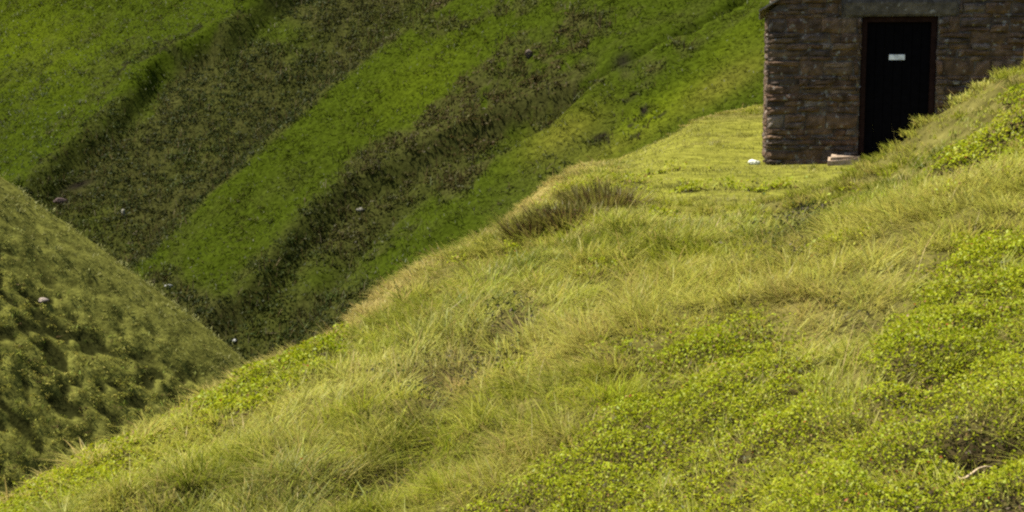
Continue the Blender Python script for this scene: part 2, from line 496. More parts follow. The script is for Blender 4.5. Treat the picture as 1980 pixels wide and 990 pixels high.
def merge(parts):
    V, Q, T, C = [], [], [], []
    o = 0
    for v, q, t, c in parts:
        V.append(v); C.append(c)
        if q is not None and len(q): Q.append(q + o)
        if t is not None and len(t): T.append(t + o)
        o += len(v)
    F = []
    if Q: F.append(np.concatenate(Q))
    if T: F.append(np.concatenate(T))
    return np.concatenate(V), F, np.concatenate(C)


def polar_points(n, r0, r1, half=0.50, power=0.0):
    """points in a fan; density per square metre falls as 1/r (power 0)"""
    r = RNG.uniform(r0, r1, n)
    t = RNG.uniform(-half, half, n)
    return r * np.sin(t), r * np.cos(t)


def in_frame(u, v, mu=260, mv=160):
    return (u > -mu) & (u < 1980 + mu) & (v > -mv) & (v < 990 + mv)


HUT_POS = np.array([3.50, 20.5, -1.46]); HUT_ROT = math.radians(-9.45)


def outside_hut(x, y):
    dx, dy = x - HUT_POS[0], y - HUT_POS[1]
    c, s = math.cos(HUT_ROT), math.sin(HUT_ROT)
    lx, ly = dx * c + dy * s, -dx * s + dy * c
    return ~((lx > -0.02) & (lx < 3.8) & (ly > -0.03) & (ly < 4.7))


def vary(base, n, lo=0.7, hi=1.35, hue=0.12):
    k = RNG.uniform(lo, hi, (n, 1))
    h = 1 + RNG.uniform(-hue, hue, (n, 3))
    return base * k * h


def near_grass():
    parts = []

    def layer(N, per, rad0, hmul, wmul, radial, seed):
        x, y = polar_points(N, 2.8, 31)
        z, idx, s = heights(x, y)
        u, v = project(x, y, z)
        bil, turf, dark, rush_shade, straw, pale = near_masks(u, v, x, y)
        keep = (idx == 0) & (s < 2.2) & in_frame(u, v) & outside_hut(x, y) & (RNG.random(N) > bil * 0.55) & (RNG.random(N) > turf * 0.985) & (RNG.random(N) > dark * 0.55)
        x, y, z, s = x[keep], y[keep], z[keep], s[keep]
        bil, turf, dark, rush_shade, straw, pale = [a[keep] for a in (bil, turf, dark, rush_shade, straw, pale)]
        n = len(x)
        r = np.hypot(x, y)
        tufth = (0.085 + 0.13 * fbm(x / 0.8, y / 0.8, 101)) * (1 - 0.5 * turf) * (1 + 0.35 * rush_shade) * (1 - 0.25 * sstep(12, 20, r)) * (1 - 0.35 * bil) * hmul * (1 - 0.52 * sstep(1.6, 2.4, x) * sstep(9.0, 11.5, y)) * RNG.uniform(0.75, 1.25, n)
        edge = sstep(-0.75, -0.1, s) * (1 - 0.6 * turf)
        tufth = tufth * (1 - 0.35 * edge)
        g = fbm(x / 0.45, y / 0.45, 105)[:, None]; g2 = fbm(x / 1.7, y / 1.2, 106, 2)
        base = mix(C_GRASS * (0.70 + 0.6 * g), C_RUSH_SHADE, np.clip(rush_shade + 0.9 * sstep(0.50, 0.66, g2), 0, 1))
        pt = RNG.random(n)
        base = mix(base, C_PALE, np.clip(pale * 0.8 + 0.8 * (pt > 0.80) + 0.9 * sstep(0.46, 0.30, g2), 0, 1))
        base = mix(base, C_STRAW, np.clip(straw * 0.75 + edge * 0.85 + 0.6 * ((pt > 0.06) & (pt < 0.14)), 0, 0.9))
        base = base * np.where(pt < 0.06, 0.55, 1.0)[:, None] * (1 - 0.35 * dark)[:, None]
        base = mix(base, C_TURF, turf * 0.7)
        wind = 6.283 * 1.6 * fbm(x / 1.1, y / 1.1, 109, 2) + 0.2
        rep = lambda a: np.repeat(a, per, axis=0)
        nb = n * per
        q01 = np.sqrt(RNG.random(nb))
        rad = rep(rad0 * (np.clip(r, 4, 30) / 8) ** 0.5) * q01
        ang = RNG.uniform(0, 6.283, nb)
        root = np.stack([rep(x) + rad * np.cos(ang), rep(y) + rad * np.sin(ang), rep(z) - 0.012], 1)
        az = np.where(RNG.random(nb) < 1 - radial, rep(wind) + RNG.normal(0, 0.4, nb), ang + RNG.normal(0, 0.3, nb))
        lean = (1 - 0.35 * rep(sstep(1.6, 2.4, x) * sstep(9.0, 11.5, y))) * np.clip(np.abs(RNG.normal(0.55, 0.30, nb)) + 0.45 * q01 * radial + 0.15, 0, 1.45)
        L = rep(tufth) * RNG.uniform(0.6, 1.2, nb)
        W = rep(0.0033 * np.clip(r / 6, 0.8, 4)) * RNG.uniform(0.7, 1.5, nb) * wmul
        c = rep(base)
        pick = RNG.random(nb)
        dry = pick < rep(0.07 + 0.3 * straw + 0.35 * edge)
        c = np.where(dry[:, None], C_STRAW * 0.9, c)
        c = c * RNG.uniform(0.75, 1.25, (nb, 1)) * (1 + RNG.uniform(-0.08, 0.08, (nb, 3)))
        tip = mix(c, C_PALE, RNG.uniform(0, 0.55, nb))
        parts.append(make_blades(root, az, lean, L, W, c, tip, fine=(seed == 1)))
        return x, y, z, r, straw, edge, turf, wind

    layer(5200, 84, 0.085, 1.25, 1.0, 0.5, 1)
    x, y, z, r, straw, edge, turf, wind = layer(34000, 16, 0.075, 0.80, 1.05, 0.25, 2)
    # fine dry flower stalks
    n = len(x)
    k = RNG.integers(0, n, 4500)
    k = k[RNG.random(len(k)) < (0.25 + 0.6 * straw[k] + 0.6 * edge[k]) * (1 - turf[k])][:1100]
    root = np.stack([x[k], y[k], z[k] - 0.02], 1)
    L = RNG.uniform(0.16, 0.32, len(k)); W = 0.0024 * np.clip(r[k] / 6, 0.8, 3)
    parts.append(make_blades(root, wind[k] + RNG.normal(0, 0.5, len(k)), np.abs(RNG.normal(0.6, 0.25, len(k))), L, W, vary(C_STRAW, len(k)), vary(C_STRAW * 1.15, len(k))))
    V, F, C = merge(parts)
    o = mesh_np('moor_grass', V, F, C, M_GRASS)
    tag(o, 'long pale wind-swept moor grass on the near slope', 'grass', None, 'stuff')


def turf_grass():
    N = 42000
    x, y = polar_points(N, 13.5, 30, 0.42)
    z, idx, s = heights(x, y)
    u, v = project(x, y, z)
    bil, turf, dark, rush_shade, straw, pale = near_masks(u, v, x, y)
    keep = (idx == 0) & (s < 0.3) & in_frame(u, v) & outside_hut(x, y) & (RNG.random(N) < turf)
    keep &= blob(u, v, 1575, 306, 40, 7) < 0.5
    x, y, z = x[keep], y[keep], z[keep]
    n = len(x); per = 5; nb = n * per
    rep = lambda a: np.repeat(a, per, axis=0)
    g = fbm(x / 0.45, y / 0.45, 115)[:, None]; g2 = fbm(x / 0.9, y / 0.5, 117)
    base = mix(C_TURF * (0.8 + 0.45 * g), np.array((0.27, 0.24, 0.07)), sstep(0.5, 0.75, g2) * 0.7)
    root = np.stack([rep(x) + RNG.normal(0, 0.04, nb), rep(y) + RNG.normal(0, 0.04, nb), rep(z) - 0.015], 1)
    hh = rep(0.035 + 0.06 * sstep(0.55, 0.8, fbm(x / 0.5, y / 0.5, 119)))
    c = rep(base) * RNG.uniform(0.75, 1.25, (nb, 1))
    Vv, q, t3, cc = make_blades(root, RNG.uniform(0, 6.28, nb), np.abs(RNG.normal(0.7, 0.3, nb)), hh * RNG.uniform(0.6, 1.5, nb), np.full(nb, 0.011), c, c * 1.1, fine=False)
    V, F, C = merge([(Vv, q, t3, cc)])
    tag(mesh_np('short_turf', V, F, C, M_GRASS), 'short sheep-cropped turf on the level ground before the stone hut', 'turf', None, 'stuff')


def bilberry():
    N = 1150000
    x, y = polar_points(N, 2.8, 20)
    u0, v0 = project(x, y, near_base(x, y))
    bil, turf, dark, rush_shade, straw, pale = near_masks(u0, v0, x, y)
    keep = in_frame(u0, v0) & (RNG.random(N) < bil) & (RNG.random(N) > dark * 0.8)
    x, y = x[keep], y[keep]
    z, idx, s = heights(x, y)
    k = (idx == 0) & (s < 0.5) & outside_hut(x, y)
    x, y, z = x[k], y[k], z[k]
    n = len(x)
    r = np.hypot(x, y)
    h = 0.03 + 0.10 * sstep(0.3, 0.72, fbm(x / 0.30, y / 0.30, 121, 3))
    gap = fbm(x / 0.11, y / 0.11, 125, 2)
    lit = RNG.random(n) < 0.22                       # dead leaves and twiglets on the soil beneath
    ln = int(lit.sum())
    lc = np.where((RNG.random(ln) < 0.5)[:, None], np.array((0.055, 0.035, 0.016)), np.array((0.060, 0.062, 0.012))) * RNG.uniform(0.5, 1.5, (ln, 1))
    litter = make_leaves(np.stack([x[lit], y[lit], z[lit] + RNG.random(ln) * 0.035], 1), np.tile(np.array([[-0.2, 0.0, 1.0]]), (ln, 1)), 0.022 * np.clip(r[lit] / 6, 0.85, 2.6) * RNG.uniform(0.5, 1.5, ln), 0.4, lc, 0.35)
    kk = gap > 0.37 - 0.14 * RNG.random(n)
    x, y, z, h, r = x[kk], y[kk], z[kk], h[kk], r[kk]; n = len(x)
    hz = z + h * (1 - RNG.random(n) ** 1.8 * 0.8)
    pos = np.stack([x, y, hz], 1)
    size = 0.0145 * np.clip(r / 6, 0.85, 2.6) * RNG.uniform(0.65, 1.35, n)
    g = fbm(x / 0.6, y / 0.6, 127)
    base = mix(C_BIL * 0.8, np.array((0.285, 0.305, 0.010)), g)
    c = base * RNG.uniform(0.75, 1.25, (n, 1)) * (1 + RNG.uniform(-0.08, 0.08, (n, 3)))
    p = RNG.random(n)
    c = np.where((p < 0.004)[:, None], np.array((0.26, 0.07, 0.02)), c)
    c = np.where(((p > 0.004) & (p < 0.03))[:, None], np.array((0.22, 0.14, 0.04)), c)
    up = np.tile(np.array([[-0.25, 0.05, 0.95]]), (n, 1))
    Vv, q, cc = make_leaves(pos, up, size, 0.62, c, 0.5)
    parts = [(Vv, q, None, cc), (litter[0], litter[1], None, litter[2])]
    # green twiggy stems
    m = n // 14
    i = RNG.integers(0, n, m)
    root = np.stack([x[i], y[i], z[i] - 0.01], 1)
    Vv, q, t3, cc = make_blades(root, RNG.uniform(0, 6.28, m), np.abs(RNG.normal(0.4, 0.25, m)), h[i] * 1.05, np.full(m, 0.004) * np.clip(r[i] / 6, 0.8, 3), vary(np.array((0.10, 0.085, 0.03)), m), vary(C_BIL, m), fine=False)
    parts.append((Vv, q, t3, cc))
    V, F, C = merge(parts)
    tag(mesh_np('bilberry', V, F, C, M_LEAF), 'low bright yellow-green bilberry carpet on the near slope', 'bilberry', None, 'stuff')


def dark_heather():
    N = 160000
    x, y = polar_points(N, 3.5, 16)
    u0, v0 = project(x, y, near_base(x, y))
    dark = near_masks(u0, v0, x, y)[2]
    k = in_frame(u0, v0) & (RNG.random(N) < dark * 1.1)
    x, y = x[k], y[k]
    z, idx, s = heights(x, y); n = len(x)
    r = np.hypot(x, y)
    pos = np.stack([x, y, z + RNG.random(n) * 0.11], 1)
    p = RNG.random(n)
    c = np.where((p < 0.55)[:, None], np.array((0.030, 0.030, 0.012)), np.where((p < 0.8)[:, None], np.array((0.05, 0.075, 0.015)), np.array((0.10, 0.08, 0.055)))) * RNG.uniform(0.7, 1.3, (n, 1))
    up = np.tile(np.array([[0, 0, 1.0]]), (n, 1))
    Vv, q, cc = make_leaves(pos, up, 0.016 * np.clip(r / 6, 0.9, 2.5) * RNG.uniform(0.6, 1.4, n), 0.45, c, 0.2)
    V, F, C = merge([(Vv, q, None, cc)])
    tag(mesh_np('heather', V, F, C, M_HEATH), 'dark woody heather in the hollows and rut of the near slope', 'heather', None, 'stuff')


def clump_field(cx, cy, cz, rad, hgt, per, leaf, col, mat, name, label, cat, up=0.35, shell=0.35, aspect=0.5, tilt=(0, 0)):
    n = len(cx); nb = n * per
    rep = lambda a: np.repeat(a, per, axis=0)
    d = RNG.normal(size=(nb, 3)); d[:, 2] = np.abs(d[:, 2]) * 0.9
    d /= np.linalg.norm(d, axis=1)[:, None]
    rr = 1 - shell * RNG.random(nb) ** 1.5
    R, H = rep(rad), rep(hgt)
    pos = np.stack([rep(cx) + d[:, 0] * R * rr + d[:, 2] * H * tilt[0], rep(cy) + d[:, 1] * R * rr + d[:, 2] * H * tilt[1], rep(cz) + d[:, 2] * H * rr - 0.05], 1)
    c = rep(col) * RNG.uniform(0.65, 1.35, (nb, 1)) * (1 + RNG.uniform(-0.1, 0.1, (nb, 3)))
    Vv, q, cc = make_leaves(pos, d, rep(leaf) * RNG.uniform(0.6, 1.4, nb), aspect, c, up)
    return (Vv, q, None, cc)


def left_heather():
    N = 24000
    x = RNG.uniform(-32, -3, N); y = RNG.uniform(26, 47.5, N)
    z, idx, s = heights(x, y); u, v = project(x, y, z)
    k = (idx == 1) & in_frame(u, v, 200, 120)
    x, y, z, u, v = x[k], y[k], z[k], u[k], v[k]
    yc = 45 + 0.10 * (x + 12)
    top = sstep(4.6, 1.0, yc - y)                      # shorter cover along the crest; its sunlit rim is painted paler
    lu = lump(x, y)
    kk = RNG.random(len(x)) < np.clip(sstep(0.20, 0.42, lu) + 0.8 * top, 0, 1)
    x, y, z, top, lu = x[kk], y[kk], z[kk], top[kk], lu[kk]
    n = len(x)
    rad = RNG.uniform(0.10, 0.22, n) * (1 - 0.35 * top); hgt = rad * RNG.uniform(0.25, 0.6, n) * (1 - 0.5 * top)
    p = RNG.random(n)[:, None]
    col = mix(np.array((0.205, 0.205, 0.026)), np.array((0.275, 0.250, 0.050)), fbm(x / 1.0, y / 1.0, 133, 2))
    col = np.where(p < 0.07, np.array((0.085, 0.055, 0.022)), np.where(p < 0.2, np.array((0.070, 0.095, 0.012)), col))
    col = mix(col, np.array((0.215, 0.215, 0.060)), top * 0.7)
    part = clump_field(x, y, z, rad, hgt, 26, np.clip(rad * 0.32, 0.03, 0.055), col, None, None, None, None, tilt=(0.1, -0.1), up=0.55)
    # grass between
    N2 = 5000
    gx = RNG.uniform(-32, -3, N2); gy = RNG.uniform(26, 47.5, N2)
    gz, gi, _ = heights(gx, gy); gu, gv = project(gx, gy, gz)
    k = (gi == 1) & in_frame(gu, gv, 200, 120) & (lump(gx, gy) + sstep(3.2, 0.8, 45 + 0.1 * (gx + 12) - gy) > 0.45)
    gx, gy, gz = gx[k], gy[k], gz[k]; per = 7; nb = len(gx) * per
    rep = lambda a: np.repeat(a, per, axis=0)
    root = np.stack([rep(gx) + RNG.normal(0, 0.12, nb), rep(gy) + RNG.normal(0, 0.12, nb), rep(gz) - 0.05], 1)
    gt = rep(sstep(3.2, 0.8, 45 + 0.1 * (gx + 12) - gy))
    c = mix(vary(np.array((0.15, 0.165, 0.026)), nb), np.array((0.20, 0.195, 0.075)), gt * 0.8)  # crest blades paler, the sun's rim put into their colour
    b = make_blades(root, RNG.uniform(0, 6.28, nb), np.abs(RNG.normal(0.6, 0.3, nb)), RNG.uniform(0.08, 0.17, nb), np.full(nb, 0.03), c, c * 1.1, fine=False)
    V, F, C = merge([part, b])
    tag(mesh_np('heather', V, F, C, M_HEATH), 'lumpy olive heather and grass covering the spur across the ravine', 'heather', None, 'stuff')


def far_plants():
    N = 115000
    x = RNG.uniform(-62, 40, N); y = RNG.uniform(46, 122, N)
    z, idx, s = heights(x, y); u, v = project(x, y, z)
    k = (idx == 2) & in_frame(u, v, 160, 120)
    x, y, z, u, v = x[k], y[k], z[k], u[k], v[k]
    hea, peat_shade, lime, olive = far_masks(u, v, x, y)
    n = len(x)
    isg = (hea + (fbm(x / 0.7, y / 0.7, 139, 2) - 0.5) * 0.7 + RNG.normal(0, 0.08, n) < 0.5) & (RNG.random(n) > peat_shade)
    # grass
    gx, gy, gz = x[isg], y[isg], z[isg]; m = len(gx); per = 9; nb = m * per
    rep = lambda a: np.repeat(a, per, axis=0)
    ga_, gb_ = 0.857 * gx + 0.514 * gy, -0.514 * gx + 0.857 * gy
    g = np.clip((0.5 * fbm(ga_ / 2.4, gb_ / 0.7, 141, 3) + 0.5 * fbm(gx / 7, gy / 7, 142, 2) - 0.5) * 1.8 + 0.5, 0, 1)
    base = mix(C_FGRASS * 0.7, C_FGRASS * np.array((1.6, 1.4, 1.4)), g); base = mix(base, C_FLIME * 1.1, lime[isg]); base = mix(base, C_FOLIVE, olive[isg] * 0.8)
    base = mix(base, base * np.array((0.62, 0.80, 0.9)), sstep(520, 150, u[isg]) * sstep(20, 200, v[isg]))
    base = mix(base, np.array((0.050, 0.050, 0.0085)), 0.75 * sstep(0.52, 0.72, fbm(ga_ / 3.0, gb_ / 1.0, 149, 3)))
    base = base * (0.72 + 0.56 * fbm(gx / 4.0, gy / 3.0, 150, 3))[:, None]
    hg = hea[isg]
    base = mix(base, np.array((0.038, 0.042, 0.0085)), np.clip(hg * 1.5, 0, 0.9))
    pk = RNG.random(m)[:, None]
    base = np.where(pk < 0.05, base * 0.6 + np.array((0.02, 0.014, 0.003)), base)
    base = np.where(pk > 0.993, np.array((0.09, 0.08, 0.03)), base)
    D = gy
    root = np.stack([rep(gx) + RNG.normal(0, 0.22, nb), rep(gy) + RNG.normal(0, 0.22, nb), rep(gz) - 0.06], 1)
    hh = rep(0.12 + 0.16 * sstep(0.35, 0.75, fbm(gx / 1.1, gy / 1.1, 145)))
    wind = rep(2.6 + 2.5 * (fbm(gx / 6, gy / 6, 147) - 0.5))
    az = np.where(RNG.random(nb) < 0.6, wind + RNG.normal(0, 0.6, nb), RNG.uniform(0, 6.28, nb))
    c = rep(base) * RNG.uniform(0.88, 1.12, (nb, 1))
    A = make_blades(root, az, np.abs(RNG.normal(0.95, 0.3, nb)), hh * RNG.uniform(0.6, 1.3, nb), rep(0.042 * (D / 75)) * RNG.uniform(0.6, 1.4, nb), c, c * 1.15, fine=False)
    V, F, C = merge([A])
    tag(mesh_np('hill_grass', V, F, C, M_GRASS), 'bright green rough grass on the far ravine side', 'grass', None, 'stuff')
    # heather and dead bracken in the gullies
    ish = (~isg) & (RNG.random(n) > peat_shade * 0.7)
    hx, hy, hz, hu, hv = x[ish], y[ish], z[ish], u[ish], v[ish]; m = len(hx)
    rad = RNG.uniform(0.25, 0.55, m); hgt = rad * RNG.uniform(0.2, 0.5, m)
    p = (RNG.random(m) * 0.5 + 0.5 * np.clip((fbm(hx / 1.3, hy / 1.3, 153, 2) - 0.5) * 1.9 + 0.5, 0, 1))[:, None]
    big = fbm(hx / 4, hy / 4, 151, 2)
    warm = np.clip(sstep(560, 900, hu) + 1.2 * (big - 0.5), 0, 1)
    col = mix(np.array((0.024, 0.031, 0.0065)), np.array((0.051, 0.040, 0.0115)), warm)
    col = mix(col, np.array((0.036, 0.048, 0.006)), sstep(0.95, 0.55, hea[ish]) * 0.7)
    col = np.where(p < 0.35, col * 0.85, np.where(p < 0.88, col, np.where(p < 0.985, col * 1.3 + np.array((0.004, 0.010, 0.001)), np.array((0.085, 0.072, 0.036)))))
    part = clump_field(hx, hy, hz, rad, hgt, 20, np.full(m, 0.13), col, None, None, None, None, up=0.65, aspect=0.55)
    m2 = m * 2
    i = RNG.integers(0, m, m2)
    root = np.stack([hx[i] + RNG.normal(0, 0.4, m2), hy[i] + RNG.normal(0, 0.4, m2), hz[i] - 0.05], 1)
    pp = RNG.random(m2)[:, None]
    c = np.where(pp < 0.5, np.array((0.062, 0.047, 0.016)), np.where(pp < 0.9, np.array((0.055, 0.066, 0.016)), np.array((0.11, 0.095, 0.05)))) * RNG.uniform(0.7, 1.3, (m2, 1))
    B = make_blades(root, RNG.uniform(0, 6.28, m2), np.abs(RNG.normal(0.25, 0.2, m2)), RNG.uniform(0.25, 0.6, m2), RNG.uniform(0.025, 0.055, m2), c, c, fine=False)
    V, F, C = merge([part, B])
    tag(mesh_np('heather', V, F, C, M_HEATH), 'dark brown heather and dead bracken filling the far gullies', 'heather', None, 'stuff')


near_grass(); turf_grass(); bilberry(); dark_heather(); left_heather(); far_plants()


# ------------------------------------------------------------------ tall brown grass tussocks by the edge
def tussock(u, v, w, h, n, label, browned):
    p, _ = ground_hit(u, v)
    e = bpy.data.objects.new('grass_tussock', None); COL.objects.link(e)
    e.location = p
    tag(e, label, 'tussock', 'rank brown-based grass tussocks')
    rr = np.sqrt(RNG.random(n)); a = RNG.uniform(0, 6.283, n)
    root = np.stack([rr * np.cos(a) * w, rr * np.sin(a) * w * 0.6, np.full(n, -0.05)], 1)
    base = np.where((RNG.random(n) < browned)[:, None], np.array((0.080, 0.048, 0.016)), np.array((0.110, 0.108, 0.014))) * RNG.uniform(0.7, 1.3, (n, 1))
    tip = mix(base, np.array((0.17, 0.155, 0.035)), RNG.uniform(0.1, 0.9, n))
    az = np.where(RNG.random(n) < 0.6, a, 2.4 + RNG.normal(0, 0.6, n))
    V_, q, t3, c = make_blades(root, az, np.abs(RNG.normal(0.25, 0.22, n)) + 0.35 * rr, h * RNG.uniform(0.55, 1.15, n), RNG.uniform(0.006, 0.013, n), base, tip)
    V, F, C = merge([(V_, q, t3, c)])
    mesh_np('blades', V, F, C, M_GRASS, e)
    # dead thatch at the base
    k = n // 2
    rr = np.sqrt(RNG.random(k)) * 0.9; a = RNG.uniform(0, 6.283, k)
    pos = np.stack([rr * np.cos(a) * w, rr * np.sin(a) * w * 0.6, RNG.random(k) * h * 0.45], 1)
    cc = np.where((RNG.random(k) < 0.5)[:, None], np.array((0.075, 0.042, 0.018)), np.array((0.05, 0.045, 0.014))) * RNG.uniform(0.6, 1.4, (k, 1))
    V_, q, c = make_leaves(pos, np.tile(np.array([[0, -0.5, 0.5]]), (k, 1)), np.full(k, 0.06), 0.3, cc, 0.15)
    V, F, C = merge([(V_, q, None, c)])
    mesh_np('thatch', V, F, C, M_HEATH, e)


tussock(1168, 410, 0.32, 0.40, 1300, 'tallest brown-hearted tussock, nearest the turf before the stone hut', 0.45)
tussock(1098, 434, 0.34, 0.31, 1100, 'low tussock between the tall and the small brown-based tussocks', 0.3)
tussock(1035, 462, 0.24, 0.33, 700, 'small tussock with a dark brown foot, nearest the ravine edge', 0.5)


# ------------------------------------------------------------------ stones
def stone(u, v, size, squash, colour, label, seed, sink=0.3, rot=0.0, name='stone', group=None, cat='stone'):
    p, _ = ground_hit(u, v)
    bm = bmesh.new(); bmesh.ops.create_icosphere(bm, subdivisions=3, radius=1.0)
    rg = np.random.default_rng(seed)
    planes = rg.normal(size=(9, 3)); planes /= np.linalg.norm(planes, axis=1)[:, None]
    dd = rg.uniform(0.62, 0.9, 9)
    for w in bm.verts:
        c = np.array(w.co)
        for pl, d in zip(planes, dd):
            t = c @ pl
            if t > d: c = c - pl * (t - d) * 0.92
        c = c * (1 + 0.03 * rg.normal())
        w.co = Vector(c * np.array(squash) * size)
    me = bpy.data.meshes.new(name); bm.to_mesh(me); bm.free()
    o = link_mesh(name, me, M_ROCK)
    a = me.attributes.new('col', 'FLOAT_COLOR', 'POINT')
    cc = np.ones((len(me.vertices), 4), np.float32); cc[:, :3] = np.array(colour) * rg.uniform(0.85, 1.15, (len(me.vertices), 1))
    a.data.foreach_set('color', cc.ravel())
    o.location = (p[0], p[1], p[2] + size * squash[2] * (1 - sink * 2))
    o.rotation_euler = (0, 0, rot)
    tag(o, label, cat, group)
    return o


G1 = 'pale stones lying on the ravine sides'
stone(1457, 318, 0.085, (1.15, 0.8, 0.6), (0.55, 0.55, 0.42), 'small whitish stone on turf at the foot of the hut corner', 1)
stone(697, 410, 0.20, (1.1, 0.7, 0.55), (0.20, 0.185, 0.14), 'bent pale stone lying in brown heather halfway down the middle gully', 2, 0.1, 0.3, group=G1)
stone(239, 418, 0.22, (0.6, 0.6, 1.0), (0.19, 0.18, 0.135), 'upright pale stone in the dark gully above the spur', 3, 0.1, group=G1)
stone(326, 557, 0.16, (1.2, 0.7, 0.6), (0.24, 0.245, 0.215), 'flat whitish stone just behind the crest of the heathery spur', 4, 0.1, group=G1)
stone(454, 662, 0.10, (1, 1, 0.8), (0.26, 0.26, 0.24), 'small whitish stone at the bottom of the ravine', 5, 0.1, group=G1)
stone(84, 586, 0.14, (1.1, 0.8, 0.55), (0.27, 0.22, 0.18), 'pale rock in a dark peaty hollow on the heathery spur', 6, 0.0, group=G1)
stone(1022, 110, 0.26, (0.7, 0.7, 0.9), (0.085, 0.066, 0.048), 'brown boulder in the narrow gully below the green wedge', 7, 0.3, group=G1)
stone(118, 396, 0.36, (1.3, 0.8, 0.6), (0.055, 0.036, 0.032), 'reddish dark rock ledge beside the top of the heathery spur', 8, 0.1, group=G1)


# ------------------------------------------------------------------ stone hut
def panel_stones(W, topfn, openings, seed, z0=-0.35, quoins=True, corner_ret=0.0):
    """coursed rubble in the local x-z plane, faces towards -y"""
    rg = random.Random(seed)
    V, Q, C = [], [], []
    z = z0
    row = 0
    zmax = max(topfn(W * k / 20) for k in range(21))
    while z < zmax:
        h = rg.choice([0.055, 0.065, 0.08, 0.095, 0.115, 0.14])
        if rg.random() < 0.12: h = 0.2
        x = 0.0
        first = True
        while x < W - 0.01:
            w = rg.uniform(0.11, 0.40) * (0.8 + h * 2)
            if quoins and first: w = 0.42 if row % 2 else 0.24
            first = False
            if W - (x + w) < 0.12: w = W - x
            x0, x1 = x, x + w
            x = x1
            z1 = z + h
            cells = [(x0, x1)]
            for (a, b, lo, hi) in openings:
                nc = []
                for (p, q) in cells:
                    if z1 <= lo + 0.03 or z >= hi - 0.03 or q <= a or p >= b: nc.append((p, q)); continue
                    if p < a - 0.03: nc.append((p, a))
                    if q > b + 0.03: nc.append((b, q))
                cells = nc
            sub = []
            for (p, q) in cells:
                if h > 0.11 and rg.random() < 0.30:
                    zc = z + h * rg.uniform(0.35, 0.65); sub += [(p, q, z, zc), (p, q, zc, z1)]
                else:
                    sub.append((p, q, z, z1))
            for (p, q, zb, zt) in sub:
                t = min(topfn(p), topfn(q))
                if t <= zb + 0.03:
                    t = 0.5 * (topfn(p) + topfn(q))
                    if t <= zb + 0.03: continue
                zt = min(zt, t)
                g = 0.003
                nx, nz = 6, 5
                base = len(V)
                dep = rg.uniform(0.006, 0.05)
                col = rg.random()
                if col < 0.45: cc = (0.092, 0.058, 0.034)
                elif col < 0.60: cc = (0.092, 0.055, 0.034)
                elif col < 0.82: cc = (0.070, 0.050, 0.036)
                elif col < 0.965: cc = (0.112, 0.076, 0.045)
                else: cc = (0.13, 0.10, 0.075)
                k = rg.uniform(0.8, 1.2)
                lim = min(0.022, (zt - zb) * 0.22)
                cor = [(rg.uniform(-lim, lim), rg.uniform(-lim, lim)) for _ in range(4)]
                tilt = rg.uniform(-0.02, 0.02); tilt2 = rg.uniform(-0.012, 0.012)
                edge_q = (p < 0.001, q > W - 0.001)
                for j in range(nz):
                    for i in range(nx):
                        fx, fz = i / (nx - 1), j / (nz - 1)
                        ex, ez = min(fx, 1 - fx), min(fz, 1 - fz)
                        jx = (cor[0][0] * (1 - fx) * (1 - fz) + cor[1][0] * fx * (1 - fz) + cor[2][0] * fx * fz + cor[3][0] * (1 - fx) * fz)
                        jz = (cor[0][1] * (1 - fx) * (1 - fz) + cor[1][1] * fx * (1 - fz) + cor[2][1] * fx * fz + cor[3][1] * (1 - fx) * fz)
                        if (edge_q[0] and i == 0) or (edge_q[1] and i == nx - 1): jx *= 0.4
                        px = p + g + (q - p - 2 * g) * fx + jx + rg.uniform(-0.004, 0.004)
                        pz = zb + g + (zt - zb - 2 * g) * fz + jz + rg.uniform(-0.004, 0.004)
                        rim = 0.028 if (ex == 0 or ez == 0) else 0.0
                        if (ex == 0) and (ez == 0): rim = 0.030
                        py = -dep + rim + tilt * (fx - 0.5) + tilt2 * (fz - 0.5) + rg.uniform(-0.007, 0.007)
                        V.append((px, min(py, 0.0), pz)); kk = k * rg.uniform(0.75, 1.25)
                        C.append(tuple(c * kk for c in cc))
                for j in range(nz - 1):
                    for i in range(nx - 1):
                        a = base + j * nx + i
                        Q.append((a, a + 1, a + 1 + nx, a + nx))
                ring = [base + i for i in range(nx)] + [base + j * nx + nx - 1 for j in range(1, nz)] + [base + (nz - 1) * nx + i for i in range(nx - 2, -1, -1)] + [base + j * nx for j in range(nz - 2, 0, -1)]
                b2 = len(V)
                for r_ in ring:
                    vv = V[r_]; V.append((vv[0], 0.03, vv[2])); C.append((0.05, 0.042, 0.034))
                m = len(ring)
                for i in range(m):
                    Q.append((ring[i], b2 + i, b2 + (i + 1) % m, ring[(i + 1) % m]))
        z += h
        row += 1
    return V, Q, C


def box_verts(x0, x1, y0, y1, z0, z1):
    V = [(x0, y0, z0), (x1, y0, z0), (x1, y1, z0), (x0, y1, z0), (x0, y0, z1), (x1, y0, z1), (x1, y1, z1), (x0, y1, z1)]
    Q = [(0, 3, 2, 1), (4, 5, 6, 7), (0, 1, 5, 4), (1, 2, 6, 5), (2, 3, 7, 6), (3, 0, 4, 7)]
    return V, Q


